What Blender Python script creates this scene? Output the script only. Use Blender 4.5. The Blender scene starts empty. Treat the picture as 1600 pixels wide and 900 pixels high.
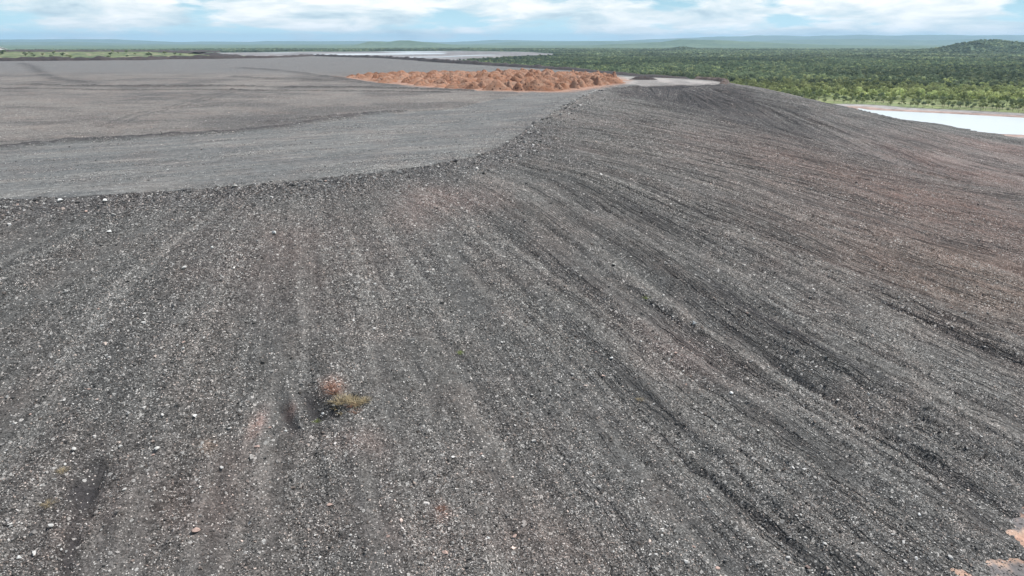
import bpy, math, random
import numpy as np
from mathutils import Vector, Matrix
random.seed(7); RNG = np.random.default_rng(11)
S = bpy.context.scene
COL = S.collection

# ------------------------------------------------------------------ camera
CAMZ = 50.0; FPX = 1143.0; PITCH = math.atan(385/FPX)
cam = bpy.data.objects.new('camera', bpy.data.cameras.new('camera')); COL.objects.link(cam)
cam.data.sensor_width = 36; cam.data.lens = 36*FPX/1600
cam.data.clip_start = .5; cam.data.clip_end = 200000
cam.location = (0, 0, CAMZ); cam.rotation_euler = (math.pi/2-PITCH, 0, 0)
S.camera = cam
# ------------------------------------------------------------------ light
SUN_EL = math.radians(58); SUN_AZ = math.radians(72)          # azimuth from +y towards +x
sd = Vector((math.sin(SUN_AZ)*math.cos(SUN_EL), math.cos(SUN_AZ)*math.cos(SUN_EL), math.sin(SUN_EL)))
sun = bpy.data.objects.new('sun', bpy.data.lights.new('sun', 'SUN')); COL.objects.link(sun)
sun.data.energy = 4.4; sun.data.angle = math.radians(.6); sun.data.color = (1, .965, .91)
sun.rotation_euler = sd.to_track_quat('Z', 'Y').to_euler(); sun.location = (0, 0, 200)
S.view_settings.view_transform = 'Standard'; S.view_settings.look = 'None'
S.view_settings.gamma = 1; S.view_settings.exposure = 0.38; S.view_settings.use_curve_mapping = False
W = bpy.data.worlds.new('World'); S.world = W; W.use_nodes = True
nt = W.node_tree; nt.nodes.clear()
def N(nt, t, **k):
    n = nt.nodes.new(t)
    for a, b in k.items():
        if a.startswith('i_'):
            key = a[2:]; n.inputs[int(key) if key.isdigit() else key.replace('_', ' ')].default_value = b
        else: setattr(n, a, b)
    return n
L = lambda nt, a, b: nt.links.new(a, b)
def ramp(nt, fac, stops, interp='LINEAR'):
    r = N(nt, 'ShaderNodeValToRGB'); r.color_ramp.interpolation = interp
    e = r.color_ramp.elements
    while len(e) < len(stops): e.new(.5)
    for q, (pos, c) in zip(e, stops):
        q.position = pos; q.color = (*c, 1) if len(c) == 3 else c
    L(nt, fac, r.inputs[0]); return r.outputs[0]
def mixc(nt, f, a, b, mode='MIX'):
    m = N(nt, 'ShaderNodeMix', data_type='RGBA', blend_type=mode)
    for s, v in ((m.inputs[0], f), (m.inputs[6], a), (m.inputs[7], b)):
        if hasattr(v, 'is_output'): L(nt, v, s)
        elif isinstance(v, (int, float)): s.default_value = v
        else: s.default_value = (*v, 1)
    return m.outputs[2]
def mth(nt, op, a, b=0., c=None, clamp=False):
    m = N(nt, 'ShaderNodeMath', operation=op); m.use_clamp = clamp
    for s, v in zip(m.inputs, (a, b, c)):
        if v is None: continue
        if hasattr(v, 'is_output'): L(nt, v, s)
        else: s.default_value = v
    return m.outputs[0]
def noise(nt, vec, scale, detail=4, rough=.55, dim='3D', dist=0.):
    n = N(nt, 'ShaderNodeTexNoise', noise_dimensions=dim)
    n.inputs['Scale'].default_value = scale; n.inputs['Detail'].default_value = detail
    n.inputs['Roughness'].default_value = rough; n.inputs['Distortion'].default_value = dist
    if vec is not None: L(nt, vec, n.inputs['Vector'])
    return n.outputs['Fac']
def vmul(nt, v, s, off=(0, 0, 0)):
    m = N(nt, 'ShaderNodeVectorMath', operation='MULTIPLY_ADD'); L(nt, v, m.inputs[0])
    m.inputs[1].default_value = s; m.inputs[2].default_value = off; return m.outputs[0]

sky = N(nt, 'ShaderNodeTexSky', sky_type='NISHITA'); sky.sun_disc = False
sky.sun_elevation = SUN_EL; sky.sun_rotation = SUN_AZ; sky.altitude = 100
sky.air_density = 1.0; sky.dust_density = .6; sky.ozone_density = 1.5
bg = N(nt, 'ShaderNodeBackground', i_Strength=.085); L(nt, sky.outputs[0], bg.inputs[0])
gen = N(nt, 'ShaderNodeTexCoord').outputs['Generated']
sep = N(nt, 'ShaderNodeSeparateXYZ'); L(nt, gen, sep.inputs[0]); el = sep.outputs[2]
stretched = vmul(nt, gen, (7, 7, 34), (3.1, .4, 1.7))
c1 = noise(nt, stretched, 1.05, 9, .60, dist=.25)
c2 = noise(nt, vmul(nt, gen, (10, 10, 46), (8.3, 2, 4)), 1.2, 9, .58, dist=.3)
elw = mth(nt, 'MULTIPLY_ADD', el, 3.2, -.02)                   # more cloud a little above the horizon
elw = mth(nt, 'MINIMUM', elw, .12)
cov = mth(nt, 'ADD', c1, elw)
mask = ramp(nt, cov, [(.44, (0, 0, 0)), (.54, (1, 1, 1))])
tone = ramp(nt, c2, [(.33, (.50, .64, .72)), (.43, (.70, .82, .87)), (.52, (.90, .95, .96)), (.62, (1.1, 1.1, 1.1))])
blue = ramp(nt, el, [(0, (.72, 1.0, 1.08)), (.02, (.56, .84, .94)), (.045, (.40, .66, .78)), (.07, (.30, .52, .68)), (.5, (.16, .30, .50))])
skyc = mixc(nt, mask, blue, tone)
cb = N(nt, 'ShaderNodeBackground', i_Strength=.87); L(nt, skyc, cb.inputs[0])
# cloud cover and haze fill the low sky; overhead it thins out to clear air
f = ramp(nt, el, [(0, (1, 1, 1)), (.12, (.9,)*3), (.45, (.33,)*3), (1, (.25,)*3)])
ms = N(nt, 'ShaderNodeMixShader'); L(nt, f, ms.inputs[0]); L(nt, bg.outputs[0], ms.inputs[1]); L(nt, cb.outputs[0], ms.inputs[2])
wo = N(nt, 'ShaderNodeOutputWorld'); L(nt, ms.outputs[0], wo.inputs[0])

# ------------------------------------------------------------------ helpers
def pix(x, y, z=28.):
    """the point of the level z seen at a pixel of the 1600 wide photograph"""
    u = 450-y; r = x-800
    fw = FPX*math.cos(PITCH)+u*math.sin(PITCH); up = u*math.cos(PITCH)-FPX*math.sin(PITCH)
    t = (z-CAMZ)/up
    return (r*t, fw*t)
def tag(o, label=None, cat=None, group=None, kind=None):
    if label: o['label'] = label
    if cat: o['category'] = cat
    if group: o['group'] = group
    if kind: o['kind'] = kind
    return o
def mesh_np(name, V, F, mat, parent=None, smooth=True, col=None, vec=None, mats=None, link=True):
    """V (n,3), F (m,k) of one polygon size"""
    V = np.asarray(V, dtype=np.float32); F = np.asarray(F, dtype=np.int32)
    me = bpy.data.meshes.new(name); k = F.shape[1]
    me.vertices.add(len(V)); me.vertices.foreach_set('co', V.ravel())
    me.loops.add(F.size); me.loops.foreach_set('vertex_index', F.ravel())
    me.polygons.add(len(F)); me.polygons.foreach_set('loop_start', np.arange(0, F.size, k, dtype=np.int32))
    me.polygons.foreach_set('loop_total', np.full(len(F), k, dtype=np.int32))
    me.polygons.foreach_set('use_smooth', np.full(len(F), smooth))
    if col is not None:
        a = me.color_attributes.new('tone', 'FLOAT_COLOR', 'POINT')
        c = np.ones((len(V), 4), np.float32); c[:, :3] = col; a.data.foreach_set('color', c.ravel())
    if vec is not None:
        for nm, arr in vec.items():
            a = me.attributes.new(nm, 'FLOAT_VECTOR', 'POINT'); a.data.foreach_set('vector', arr.astype(np.float32).ravel())
    me.materials.append(mat); me.update(); me.validate()
    o = bpy.data.objects.new(name, me)
    if link: COL.objects.link(o)
    if parent: o.parent = parent
    return o
def hsh(ix, iy, seed):
    h = (ix.astype(np.int64)*374761393 + iy.astype(np.int64)*668265263 + seed*974634777) & 0xffffffff
    h = ((h ^ (h >> 13))*1274126177) & 0xffffffff
    h = ((h ^ (h >> 16))*2246822519) & 0xffffffff
    return ((h ^ (h >> 15)) & 0xffffff)/float(0xffffff)
def vn(x, y, seed=0):
    x = np.asarray(x, float); y = np.asarray(y, float)
    ix = np.floor(x); iy = np.floor(y); fx = x-ix; fy = y-iy
    fx = fx*fx*(3-2*fx); fy = fy*fy*(3-2*fy)
    a = hsh(ix, iy, seed); b = hsh(ix+1, iy, seed); c = hsh(ix, iy+1, seed); d = hsh(ix+1, iy+1, seed)
    return (a+(b-a)*fx)*(1-fy)+(c+(d-c)*fx)*fy
def fbm(x, y, seed=0, o=4, g=.5):
    s = 0; a = 1; n = 0
    for i in range(o):
        s = s+a*vn(x*2**i+17.3*i, y*2**i-9.1*i, seed+i*31); n += a; a *= g
    return s/n
ss = lambda x, a, b: (lambda t: t*t*(3-2*t))(np.clip((x-a)/(b-a), 0, 1))
def polydist(X, Y, pts):
    """distance to a polyline"""
    best = np.full(X.shape, 1e9)
    for (ax, ay), (bx, by) in zip(pts[:-1], pts[1:]):
        dx, dy = bx-ax, by-ay; l2 = dx*dx+dy*dy+1e-9
        t = np.clip(((X-ax)*dx+(Y-ay)*dy)/l2, 0, 1)
        best = np.minimum(best, np.hypot(X-ax-t*dx, Y-ay-t*dy))
    return best
def inside(X, Y, poly):
    r = np.zeros(X.shape, bool)
    for (ax, ay), (bx, by) in zip(poly, poly[1:]+poly[:1]):
        if ay == by: continue
        c = ((ay > Y) != (by > Y)) & (X < (bx-ax)*(Y-ay)/(by-ay)+ax); r ^= c
    return r

# ------------------------------------------------------------------ the dump: a level top and battered slopes
TOP = 28.
crest_raw = [(-1500, 60), (-600, 78), (-260, 92), (-150, 101), (-104, 105), (-76.4, 107.8), (-63.4, 110.2), (-50.5, 114.3), (-37.6, 122.2), (-23.3, 133.3), (-8.8, 143.9),
             (-2.6, 167.0), (3.2, 195), (12.2, 239), (25.8, 303.7), (43.3, 365.9), (60, 400), (72, 403), (87.5, 398.4), (104, 402), (117, 417), (124, 440), (124, 462), (113, 482),
             (88, 506), (51.6, 614.8), (0, 710.5), (-70.3, 841), (-178.6, 1069.5), (-320, 1240), (-418, 1112), (-516, 1030), (-619, 935), (-1500, 700)]
def smooth_poly(p, step=6., it=2, keep=4.5):
    q = []
    P = np.array(p, float)
    for a, b in zip(P, np.roll(P, -1, 0)):
        n = max(1, int(np.hypot(*(b-a))/step)); n = min(n, 60)
        q += [tuple(a+(b-a)*i/n) for i in range(n)]
    q = np.array(q)
    for _ in range(it): q = .25*np.roll(q, 1, 0)+.5*q+.25*np.roll(q, -1, 0)
    return q
CR = smooth_poly(crest_raw, 7., 3)
seg_a = CR; seg_b = np.roll(CR, -1, 0); seg_len = np.hypot(*(seg_b-seg_a).T); arc0 = np.concatenate([[0], np.cumsum(seg_len)[:-1]])
def arc_of(x, y):
    i = np.argmin(np.hypot(CR[:, 0]-x, CR[:, 1]-y)); return arc0[i]
wkeys = sorted([(arc_of(-1500, 60), 97), (arc_of(-50, 114), 100), (arc_of(-16, 138), 99), (arc_of(-8, 146), 112), (arc_of(-6, 156), 135), (arc_of(0, 195), 165), (arc_of(26, 304), 165), (arc_of(60, 400), 160), (arc_of(117, 417), 166),
         (arc_of(124, 462), 146), (arc_of(100, 495), 125), (arc_of(51, 615), 80), (arc_of(-1500, 700), 80)])
def dump_field(X, Y):
    sh = X.shape; x = X.ravel().astype(np.float32); y = Y.ravel().astype(np.float32)
    best = np.full(x.shape, 1e9, np.float32); arc = np.zeros_like(best); nx = np.zeros_like(best); ny = np.zeros_like(best)
    for (ax, ay), (bx, by), l, s0 in zip(seg_a, seg_b, seg_len, arc0):
        dx, dy = bx-ax, by-ay
        t = np.clip(((x-ax)*dx+(y-ay)*dy)/(l*l), 0, 1)
        ex = x-ax-t*dx; ey = y-ay-t*dy; d2 = ex*ex+ey*ey
        m = d2 < best
        best[m] = d2[m]; arc[m] = s0+t[m]*l; nx[m] = ex[m]; ny[m] = ey[m]
    d = np.sqrt(best); ins = inside(x, y, [tuple(q) for q in CR])
    th = np.arctan2(ny, nx); th = np.where(th > 2.0, th-2*np.pi, th)      # turning angle, so that streaks fan out round a nose
    d = np.where(ins, -d, d)
    c = np.where(ins, -x*.53+y*.85, arc+55*th)
    w = np.interp(arc, [k[0] for k in wkeys], [k[1] for k in wkeys])
    w = w*1.012+((fbm(c/2.6, c*0, 900, 4, .6)-.5)*4+(fbm(x/2.2, y/2.2, 901, 4, .6)-.5)*5+.4)*(y < 150)*(x > -40)
    return d.reshape(sh), c.reshape(sh), w.reshape(sh)

# features on the top, as lines on the level top taken from the photograph
zB = [pix(*q) for q in [(-260, 262), (0, 233), (110, 222), (230, 215), (330, 209), (420, 202), (500, 192), (560, 184), (600, 178), (630, 176)]]
windrows = [  # line, height, half width, darkness
    (zB, .9, 1.6, 1.0),
    ([pix(*q) for q in [(-300, 131), (0, 134), (190, 136), (400, 137), (560, 139), (740, 144)]], .9, 1.7, .85),
    ([pix(*q) for q in [(-300, 138), (0, 140), (190, 142), (400, 143), (560, 144), (700, 146)]], .6, 1.4, .7),
    ([pix(*q) for q in [(365, 107), (420, 110), (470, 115), (522, 123), (560, 129)]], 1.0, 4.5, .6),
    ([pix(*q) for q in [(365, 121), (420, 124), (500, 127), (560, 131), (620, 136)]], .9, 4.0, .55),
    ([pix(*q) for q in [(35, 99), (52, 106), (70, 118), (90, 125), (140, 130)]], .5, 4.5, .7),
    ([pix(*q) for q in [(160, 200), (215, 180), (270, 167), (330, 152), (370, 141)]], .3, 1.1, .45),
    ([pix(*q) for q in [(175, 201), (230, 182), (285, 168), (345, 152), (385, 141)]], .3, 1.1, .45),
    ([pix(*q) for q in [(420, 192), (470, 187), (520, 184), (560, 181)]], .5, 1.2, .6),
]
RED = [pix(*q) for q in [(535, 122), (600, 131), (680, 138), (740, 142.5), (880, 143.5), (925, 138), (962, 131), (972, 126), (962, 120.5), (905, 117), (860, 115.5), (760, 115.5), (650, 116.5), (575, 117.5)]]
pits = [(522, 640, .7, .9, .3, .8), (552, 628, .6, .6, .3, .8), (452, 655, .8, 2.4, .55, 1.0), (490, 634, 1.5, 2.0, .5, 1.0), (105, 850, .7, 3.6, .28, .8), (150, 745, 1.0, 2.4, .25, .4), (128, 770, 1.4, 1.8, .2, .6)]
def surf_point(px, py):
    """first point of the finished dump surface (plain profile) under a pixel"""
    u = 450-py; r = px-800
    dv = np.array([r, FPX*math.cos(PITCH)+u*math.sin(PITCH), u*math.cos(PITCH)-FPX*math.sin(PITCH)]); dv /= np.linalg.norm(dv)
    t = np.concatenate([np.arange(50, 200, .5), np.arange(200, 900, 2.)])
    X, Y, Z = t*dv[0], t*dv[1], CAMZ+t*dv[2]
    d, c, w = dump_field(X, Y); H = np.where(d < 0, TOP, TOP*(1-d/w))
    i = np.argmax(Z < np.maximum(H, 0)); return float(X[i]), float(Y[i])
SP = {}
for q in pits: SP[q[:2]] = surf_point(*q[:2])
# reddish and pale patches on the slope and top: pixel, radius across, radius along the view, strength, colour
BROWN = (.150, .106, .092); PINK = (.22, .155, .138); PALE = (.24, .225, .21)
patches = [(1400, 300, 50, 60, .75, BROWN), (1560, 330, 50, 60, .6, BROWN), (1250, 235, 30, 45, .45, BROWN), (1590, 230, 30, 22, .9, PINK), (1500, 250, 40, 40, .6, PINK), (1560, 285, 30, 16, .7, BROWN), (1420, 390, 30, 25, .55, BROWN),
           (1555, 440, 24, 22, .5, (.20, .16, .13)), (735, 320, 7, 5, .35, PINK), (660, 330, 5, 9, .4, PINK), (1060, 545, 7, 6, .35, PINK), (1290, 640, 9, 3, .35, PALE),
           (470, 400, 9, 14, .22, BROWN), (250, 780, 14, 7, .3, BROWN), (760, 840, 12, 3, .25, BROWN), (403, 668, .7, 2.0, .7, (.34, .235, .205)), (453, 644, .5, .7, .8, (.34, .22, .19)),
            (520, 612, 1.2, 1.2, .8, (.30, .19, .15)), (560, 690, 3, 2, .3, PINK), (690, 795, .8, .8, .5, (.30, .2, .17)), (325, 700, .8, 1.0, .45, (.30, .22, .17)),
           (1100, 165, 30, 50, .9, (.044, .041, .043)), (1190, 195, 26, 45, .75, (.052, .048, .049)), (1060, 150, 18, 25, .8, (.052, .050, .053)), (1300, 235, 24, 26, .45, (.072, .064, .062)), (840, 200, 8, 18, .5, (.055, .054, .056)), (870, 240, 7, 14, .35, (.06, .058, .06)), (1150, 270, 14, 20, .3, PALE), (960, 250, 10, 14, .3, PALE)]
PS = [(*surf_point(a, b), c, d, e, f) for a, b, c, d, e, f in patches]

SPINE = [(-1400, 443), (-142, 175), (-42, 154), (-22, 172), (-9, 196), (1, 235), (17, 310), (38, 368), (58, 396), (72, 400), (87.5, 396), (104, 400), (114, 414), (120, 432), (122, 462), (110, 482), (86, 506), (48, 614), (-4, 708), (-74, 838), (-182, 1066)]
def streak_coord(X, Y):
    """coordinate across the fall lines: they fan out from the head of the spine"""
    x = X.ravel().astype(np.float32); y = Y.ravel().astype(np.float32); best = np.full(x.shape, 1e12, np.float32); c = np.zeros_like(x); s0 = -1000.
    for (ax, ay), (bx, by) in zip(SPINE[:-1], SPINE[1:]):
        dx, dy = bx-ax, by-ay; l = math.hypot(dx, dy); t = np.clip(((x-ax)*dx+(y-ay)*dy)/(l*l), 0, 1)
        ex = x-ax-t*dx; ey = y-ay-t*dy; d2 = ex*ex+ey*ey; m = d2 < best; best[m] = d2[m]
        c[m] = 1.45*(s0+t[m]*l)+90*np.arctan2(ex[m], -ey[m]); s0 += l
    return c.reshape(X.shape)
def dump_surface(X, Y):
    d, c, w = dump_field(X, Y); out = d > 0
    c = np.where(out, streak_coord(X, Y), c)
    r = d/w
    prof = TOP*(1-r) + 1.1*np.sin(np.clip(r, 0, 1)*np.pi*2)*ss(d, 0, 20)      # a little convex above, concave below
    prof = prof-2.4*np.sin(np.clip(r, 0, 1)*np.pi)*ss(Y, 360, 430)
    z = np.where(out, prof, TOP)
    z = z - .8*np.exp(-(d/3.5)**2)*.5                                            # rounded shoulder
    nside = ss(X, -40, 30)
    # large undulation
    z += (fbm(X/38, Y/38, 3, 3)-.5)*2.4*ss(np.abs(d), 4, 30)*np.where(out, 1, .35)
    # rills and ridges down the fall line
    wob = (fbm(X/9, Y/9, 71, 2)-.5)*1.8
    cc = c+wob
    g1 = fbm(cc/4.5, d/70, 21, 2); g2 = fbm(cc/1.6, d/30, 22, 2); g3 = fbm(cc/.8, d/12, 23, 2)
    fade = ss(d, 1, 12)*(1-.85*ss(r, .93, 1.02))
    amp = .22+.78*nside
    z += fade*amp*((g1-.5)*1.15 + (g2-.5)*.75 + (g3-.5)*.45)
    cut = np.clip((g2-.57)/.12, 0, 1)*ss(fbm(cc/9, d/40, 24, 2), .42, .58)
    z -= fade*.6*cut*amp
    # dozer passes on the left face: strips with cleat ripples
    lane = np.clip((vn(cc/3., d/45, 41)-.45)*4, 0, 1)*(1-ss(X, 5, 60))*ss(d, 5, 14)
    z += lane*.085*np.sin(d*2*np.pi/1.05+vn(X/3, Y/3, 5)*2)*(Y < 230)
    # coarse shoulder
    for q_, (per, ln, sd, wd) in enumerate(((5.5, 85, 31, .028), (3, 45, 32, .036), (8, 95, 33, .020))):
        wv = (fbm(X/5, Y/5, 72+q_, 2)-.5)*1.0
        nn = fbm((c+wv+wob*.5)/per, d/ln, sd, 2); rill = np.clip(1-np.abs(nn-.5)/wd, 0, 1)
        mk = ss(fbm(c/16, d/34, sd+5, 2), .46, .58)*ss(X, -15, 20)*ss(d, 10, 35)*(1-ss(r, .9, 1))
        rill = rill*mk; z -= rill*.55; cut = np.maximum(cut*nside, rill)
    rim = np.exp(-((d-2.2)/3.2)**2)
    z += rim*(fbm(X/1.7, Y/1.7, 51, 3)-.45)*1.1
    lumps = (fbm(X/1.1, Y/1.1, 61, 3)-.5)*np.where(out, .26, .05+.14*inside(X, Y, FAR))
    z += lumps
    # bermed ridge along the spine that runs away from the nose
    z += .9*np.exp(-((d+1.5)/5)**2)*ss(Y, 170, 260)*(1-ss(Y, 395, 430))*(fbm(X/7, Y/7, 63, 3)*1.6-.3)
    for pts, h, hw, k in windrows:
        q = polydist(X, Y, pts); z += np.where(q < hw*3, h*np.exp(-(q/hw)**2)*(.55+.9*fbm(X/2.5, Y/2.5, 77, 2))*(.35+.65*ss(vn(X/30, Y/30, 78), .15, .4)), 0)
    z += .35*inside(X, Y, FAR)*ss(polydist(X, Y, zB), 0, 1.5)*(d < 0)
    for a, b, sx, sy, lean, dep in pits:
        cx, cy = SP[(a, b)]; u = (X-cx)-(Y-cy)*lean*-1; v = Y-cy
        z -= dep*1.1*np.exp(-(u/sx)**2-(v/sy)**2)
    # hidden terraces
    return z, d, c, w, cut, lane, g1, g2, rim
FAR = zB + [pix(700, 172), pix(740, 163), (5, 330), (-40, 560), (-150, 1100), (-1400, 1100), (-1400, 200)]
PLAT = [pix(*q) for q in [(978, 133), (1005, 134.5), (1060, 135), (1125, 132.5), (1132, 128), (1090, 124.5), (1050, 122.5), (985, 119.5), (930, 119)]]

def axis(segs):
    """coordinates from (start, end, step0, step1) runs"""
    out = []
    for a, b, s0, s1 in segs:
        x = a
        while x < b:
            out.append(x); t = (x-a)/(b-a); x += s0*(s1/s0)**t
    out.append(segs[-1][1]); return np.array(out)
xs = axis([(-1450, -420, 24, 4), (-420, -90, 2.6, .45), (-90, 80, .40, .40), (80, 320, .5, 1.0)])
ys = axis([(22, 44, 1, .4), (44, 175, .33, .36), (175, 460, .4, 1.4), (460, 700, 1.5, 4), (700, 1300, 4, 8)])
X, Y = np.meshgrid(xs, ys)
Z, D, C, Wd, CUT, LANE, G1, G2, RIM = dump_surface(X, Y)
Z = np.where(D > 0, np.maximum(Z, -1.2-.02*(D-Wd).clip(0)), Z)
Z = np.where(D > Wd+12, -6, Z)

# ---- surface colours, with the shade of the pits painted in
base = np.empty(X.shape+(3,)); out = D > 0
tA = fbm(X/30, Y/30, 81, 3); tB = fbm((C)/5.5, D/90, 82, 4, .6); tC = fbm(C/1.5, D/30, 83, 2)
def lerp(a, b, t): return a+(np.asarray(b)-a)*t[..., None]
slope_c = lerp((.094-.006*(1-ss(X, -40, 10)))[..., None]*np.array([1.0, .99, .965]), (.150, .146, .138), np.clip((tB-.42)*5*(.2+.6*ss(X, -30, 40)), 0, 1))
slope_c = lerp(slope_c, (.120, .103, .098), np.clip((tA-.45)*3, 0, 1)*.35)
slope_c = lerp(slope_c, (.20, .195, .185), np.clip((tC-.52)*5, 0, 1)*.45)
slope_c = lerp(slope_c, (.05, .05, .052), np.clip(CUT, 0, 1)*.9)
slope_c = lerp(slope_c, (.050, .050, .050), ss(fbm(C/2.1, D/45, 84, 3, .6), .54, .66)*ss(X, -20, 25)*ss(D, 12, 30)*ss(tA, .38, .5)*.38)
slope_c = lerp(slope_c, (.062, .061, .064), np.exp(-((D-2.5)/5.5)**2)*.65*(Y < 200))
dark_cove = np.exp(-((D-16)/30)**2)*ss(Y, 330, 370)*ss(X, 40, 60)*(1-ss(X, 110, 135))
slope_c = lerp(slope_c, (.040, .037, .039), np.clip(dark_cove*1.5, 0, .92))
# top
near_t = lerp(np.full(X.shape+(3,), .0)+np.array([.140, .144, .143]), (.215, .21, .20), np.clip((fbm((X*.85+.53*Y)/11, (Y*.85-.53*X)/2.2, 91, 4)-.45)*4, 0, 1)*.7)
near_t = lerp(near_t, (.108, .110, .112), np.clip((fbm((X*.85+.53*Y)/26, (Y*.85-.53*X)/4, 92, 3)-.5)*4, 0, 1)*.6)
far_t = lerp(np.full(X.shape+(3,), .0)+np.array([.172, .160, .150]), (.108, .103, .100), np.clip((fbm(X/34, Y/30, 93, 5, .6)-.44)*6, 0, 1)*.9)
far_t = lerp(far_t, (.215, .20, .185), np.clip((fbm(X/26, Y/18, 94, 5, .6)-.5)*7, 0, 1)*.6)
far_t = lerp(far_t, (.148, .148, .148), ss(Y, 470, 620))
infar = inside(X, Y, FAR)
top_c = np.where(infar[..., None], far_t, near_t)
for pts, h, hw, k in windrows:
    q = polydist(X, Y, pts); top_c = lerp(top_c, (.062, .060, .062), np.exp(-(q/(hw*1.05))**2)*k*(.5+.5*ss(vn(X/30, Y/30, 78), .15, .4)))
# dark disturbed patches by the windrow
pq = pix(455, 188); top_c = lerp(top_c, (.085, .082, .083), np.exp(-((X-pq[0])/22)**2-((Y-pq[1])/16)**2)*ss(fbm(X/6, Y/4, 95, 3), .38, .55)*.9*infar)
pq = pix(245, 150); top_c = lerp(top_c, (.10, .095, .095), np.exp(-((X-pq[0])/34)**2-((Y-pq[1])/22)**2)*ss(fbm(X/8, Y/5, 96, 3), .42, .55)*.8)
pin = inside(X, Y, PLAT); qd = polydist(X, Y, PLAT+PLAT[:1])
top_c = lerp(top_c, (.36, .34, .325), np.where(pin, ss(qd, 0, 3), 0)*(.45+.55*ss(fbm(X/9, Y/14, 97, 3), .35, .6)))
rq = polydist(X, Y, RED+RED[:1]); rin = inside(X, Y, RED)
top_c = lerp(top_c, (.34, .21, .155), np.where(rin, 1, np.clip(1.15-rq/7, 0, 1)*ss(fbm(X/5, Y/5, 98, 3), .25, .5)))
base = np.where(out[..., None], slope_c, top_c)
for cx, cy, rx, ry, k, colr in PS:
    m = np.exp(-((X-cx)/rx)**2-((Y-cy)/ry)**2)*k*(.35+1.1*fbm(C/max(1.2, rx/7), D/max(1.5, rx/2.5), 99, 3)).clip(0, 1); base = lerp(base, colr, np.clip(m, 0, 1))
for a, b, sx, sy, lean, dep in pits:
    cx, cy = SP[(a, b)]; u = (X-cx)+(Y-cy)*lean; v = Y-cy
    base = lerp(base, (.035, .033, .035), np.clip(1.5*np.exp(-(u/sx*1.1)**2-(v/sy*1.1)**2)*(.3+1.1*fbm(X/.7, Y/.7, 120, 2)), 0, .85)*min(1, dep*1.8))  # shade inside the pits, painted as a darker surface colour
stony = np.where(out, .20+.80*np.clip(fbm(C/5, D/26, 101, 4, .6)*2.4-.82, 0, 1)+.25*np.exp(-((D-3)/5)**2), np.where(infar, .16, .05+.9*np.clip(fbm((X*.85+.53*Y)/12, (Y*.85-.53*X)/2.2, 102, 4)*5-2.75, 0, 1)))
stony = np.where(rin | pin, .02, stony)
stony = np.clip(stony+.5*np.exp(-((D+3)/4)**2)*(D < 1)*(Y > 130), 0, 1)
for a, b, sx, sy, lean, dep in pits:
    cx, cy = SP[(a, b)]; u = (X-cx)+(Y-cy)*lean; v = Y-cy; stony *= 1-.9*np.exp(-(u/sx)**2-(v/sy)**2)
ny_, nx_ = X.shape
idx = np.arange(ny_*nx_).reshape(ny_, nx_)
Fq = np.stack([idx[:-1, :-1], idx[:-1, 1:], idx[1:, 1:], idx[1:, :-1]], -1).reshape(-1, 4)
keep = (Z > -3).ravel()[Fq].any(1); Fq = Fq[keep]
used = np.zeros(ny_*nx_, bool); used[Fq.ravel()] = True; remap = np.cumsum(used)-1
Vd = np.stack([X, Y, Z], -1).reshape(-1, 3)[used]

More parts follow.
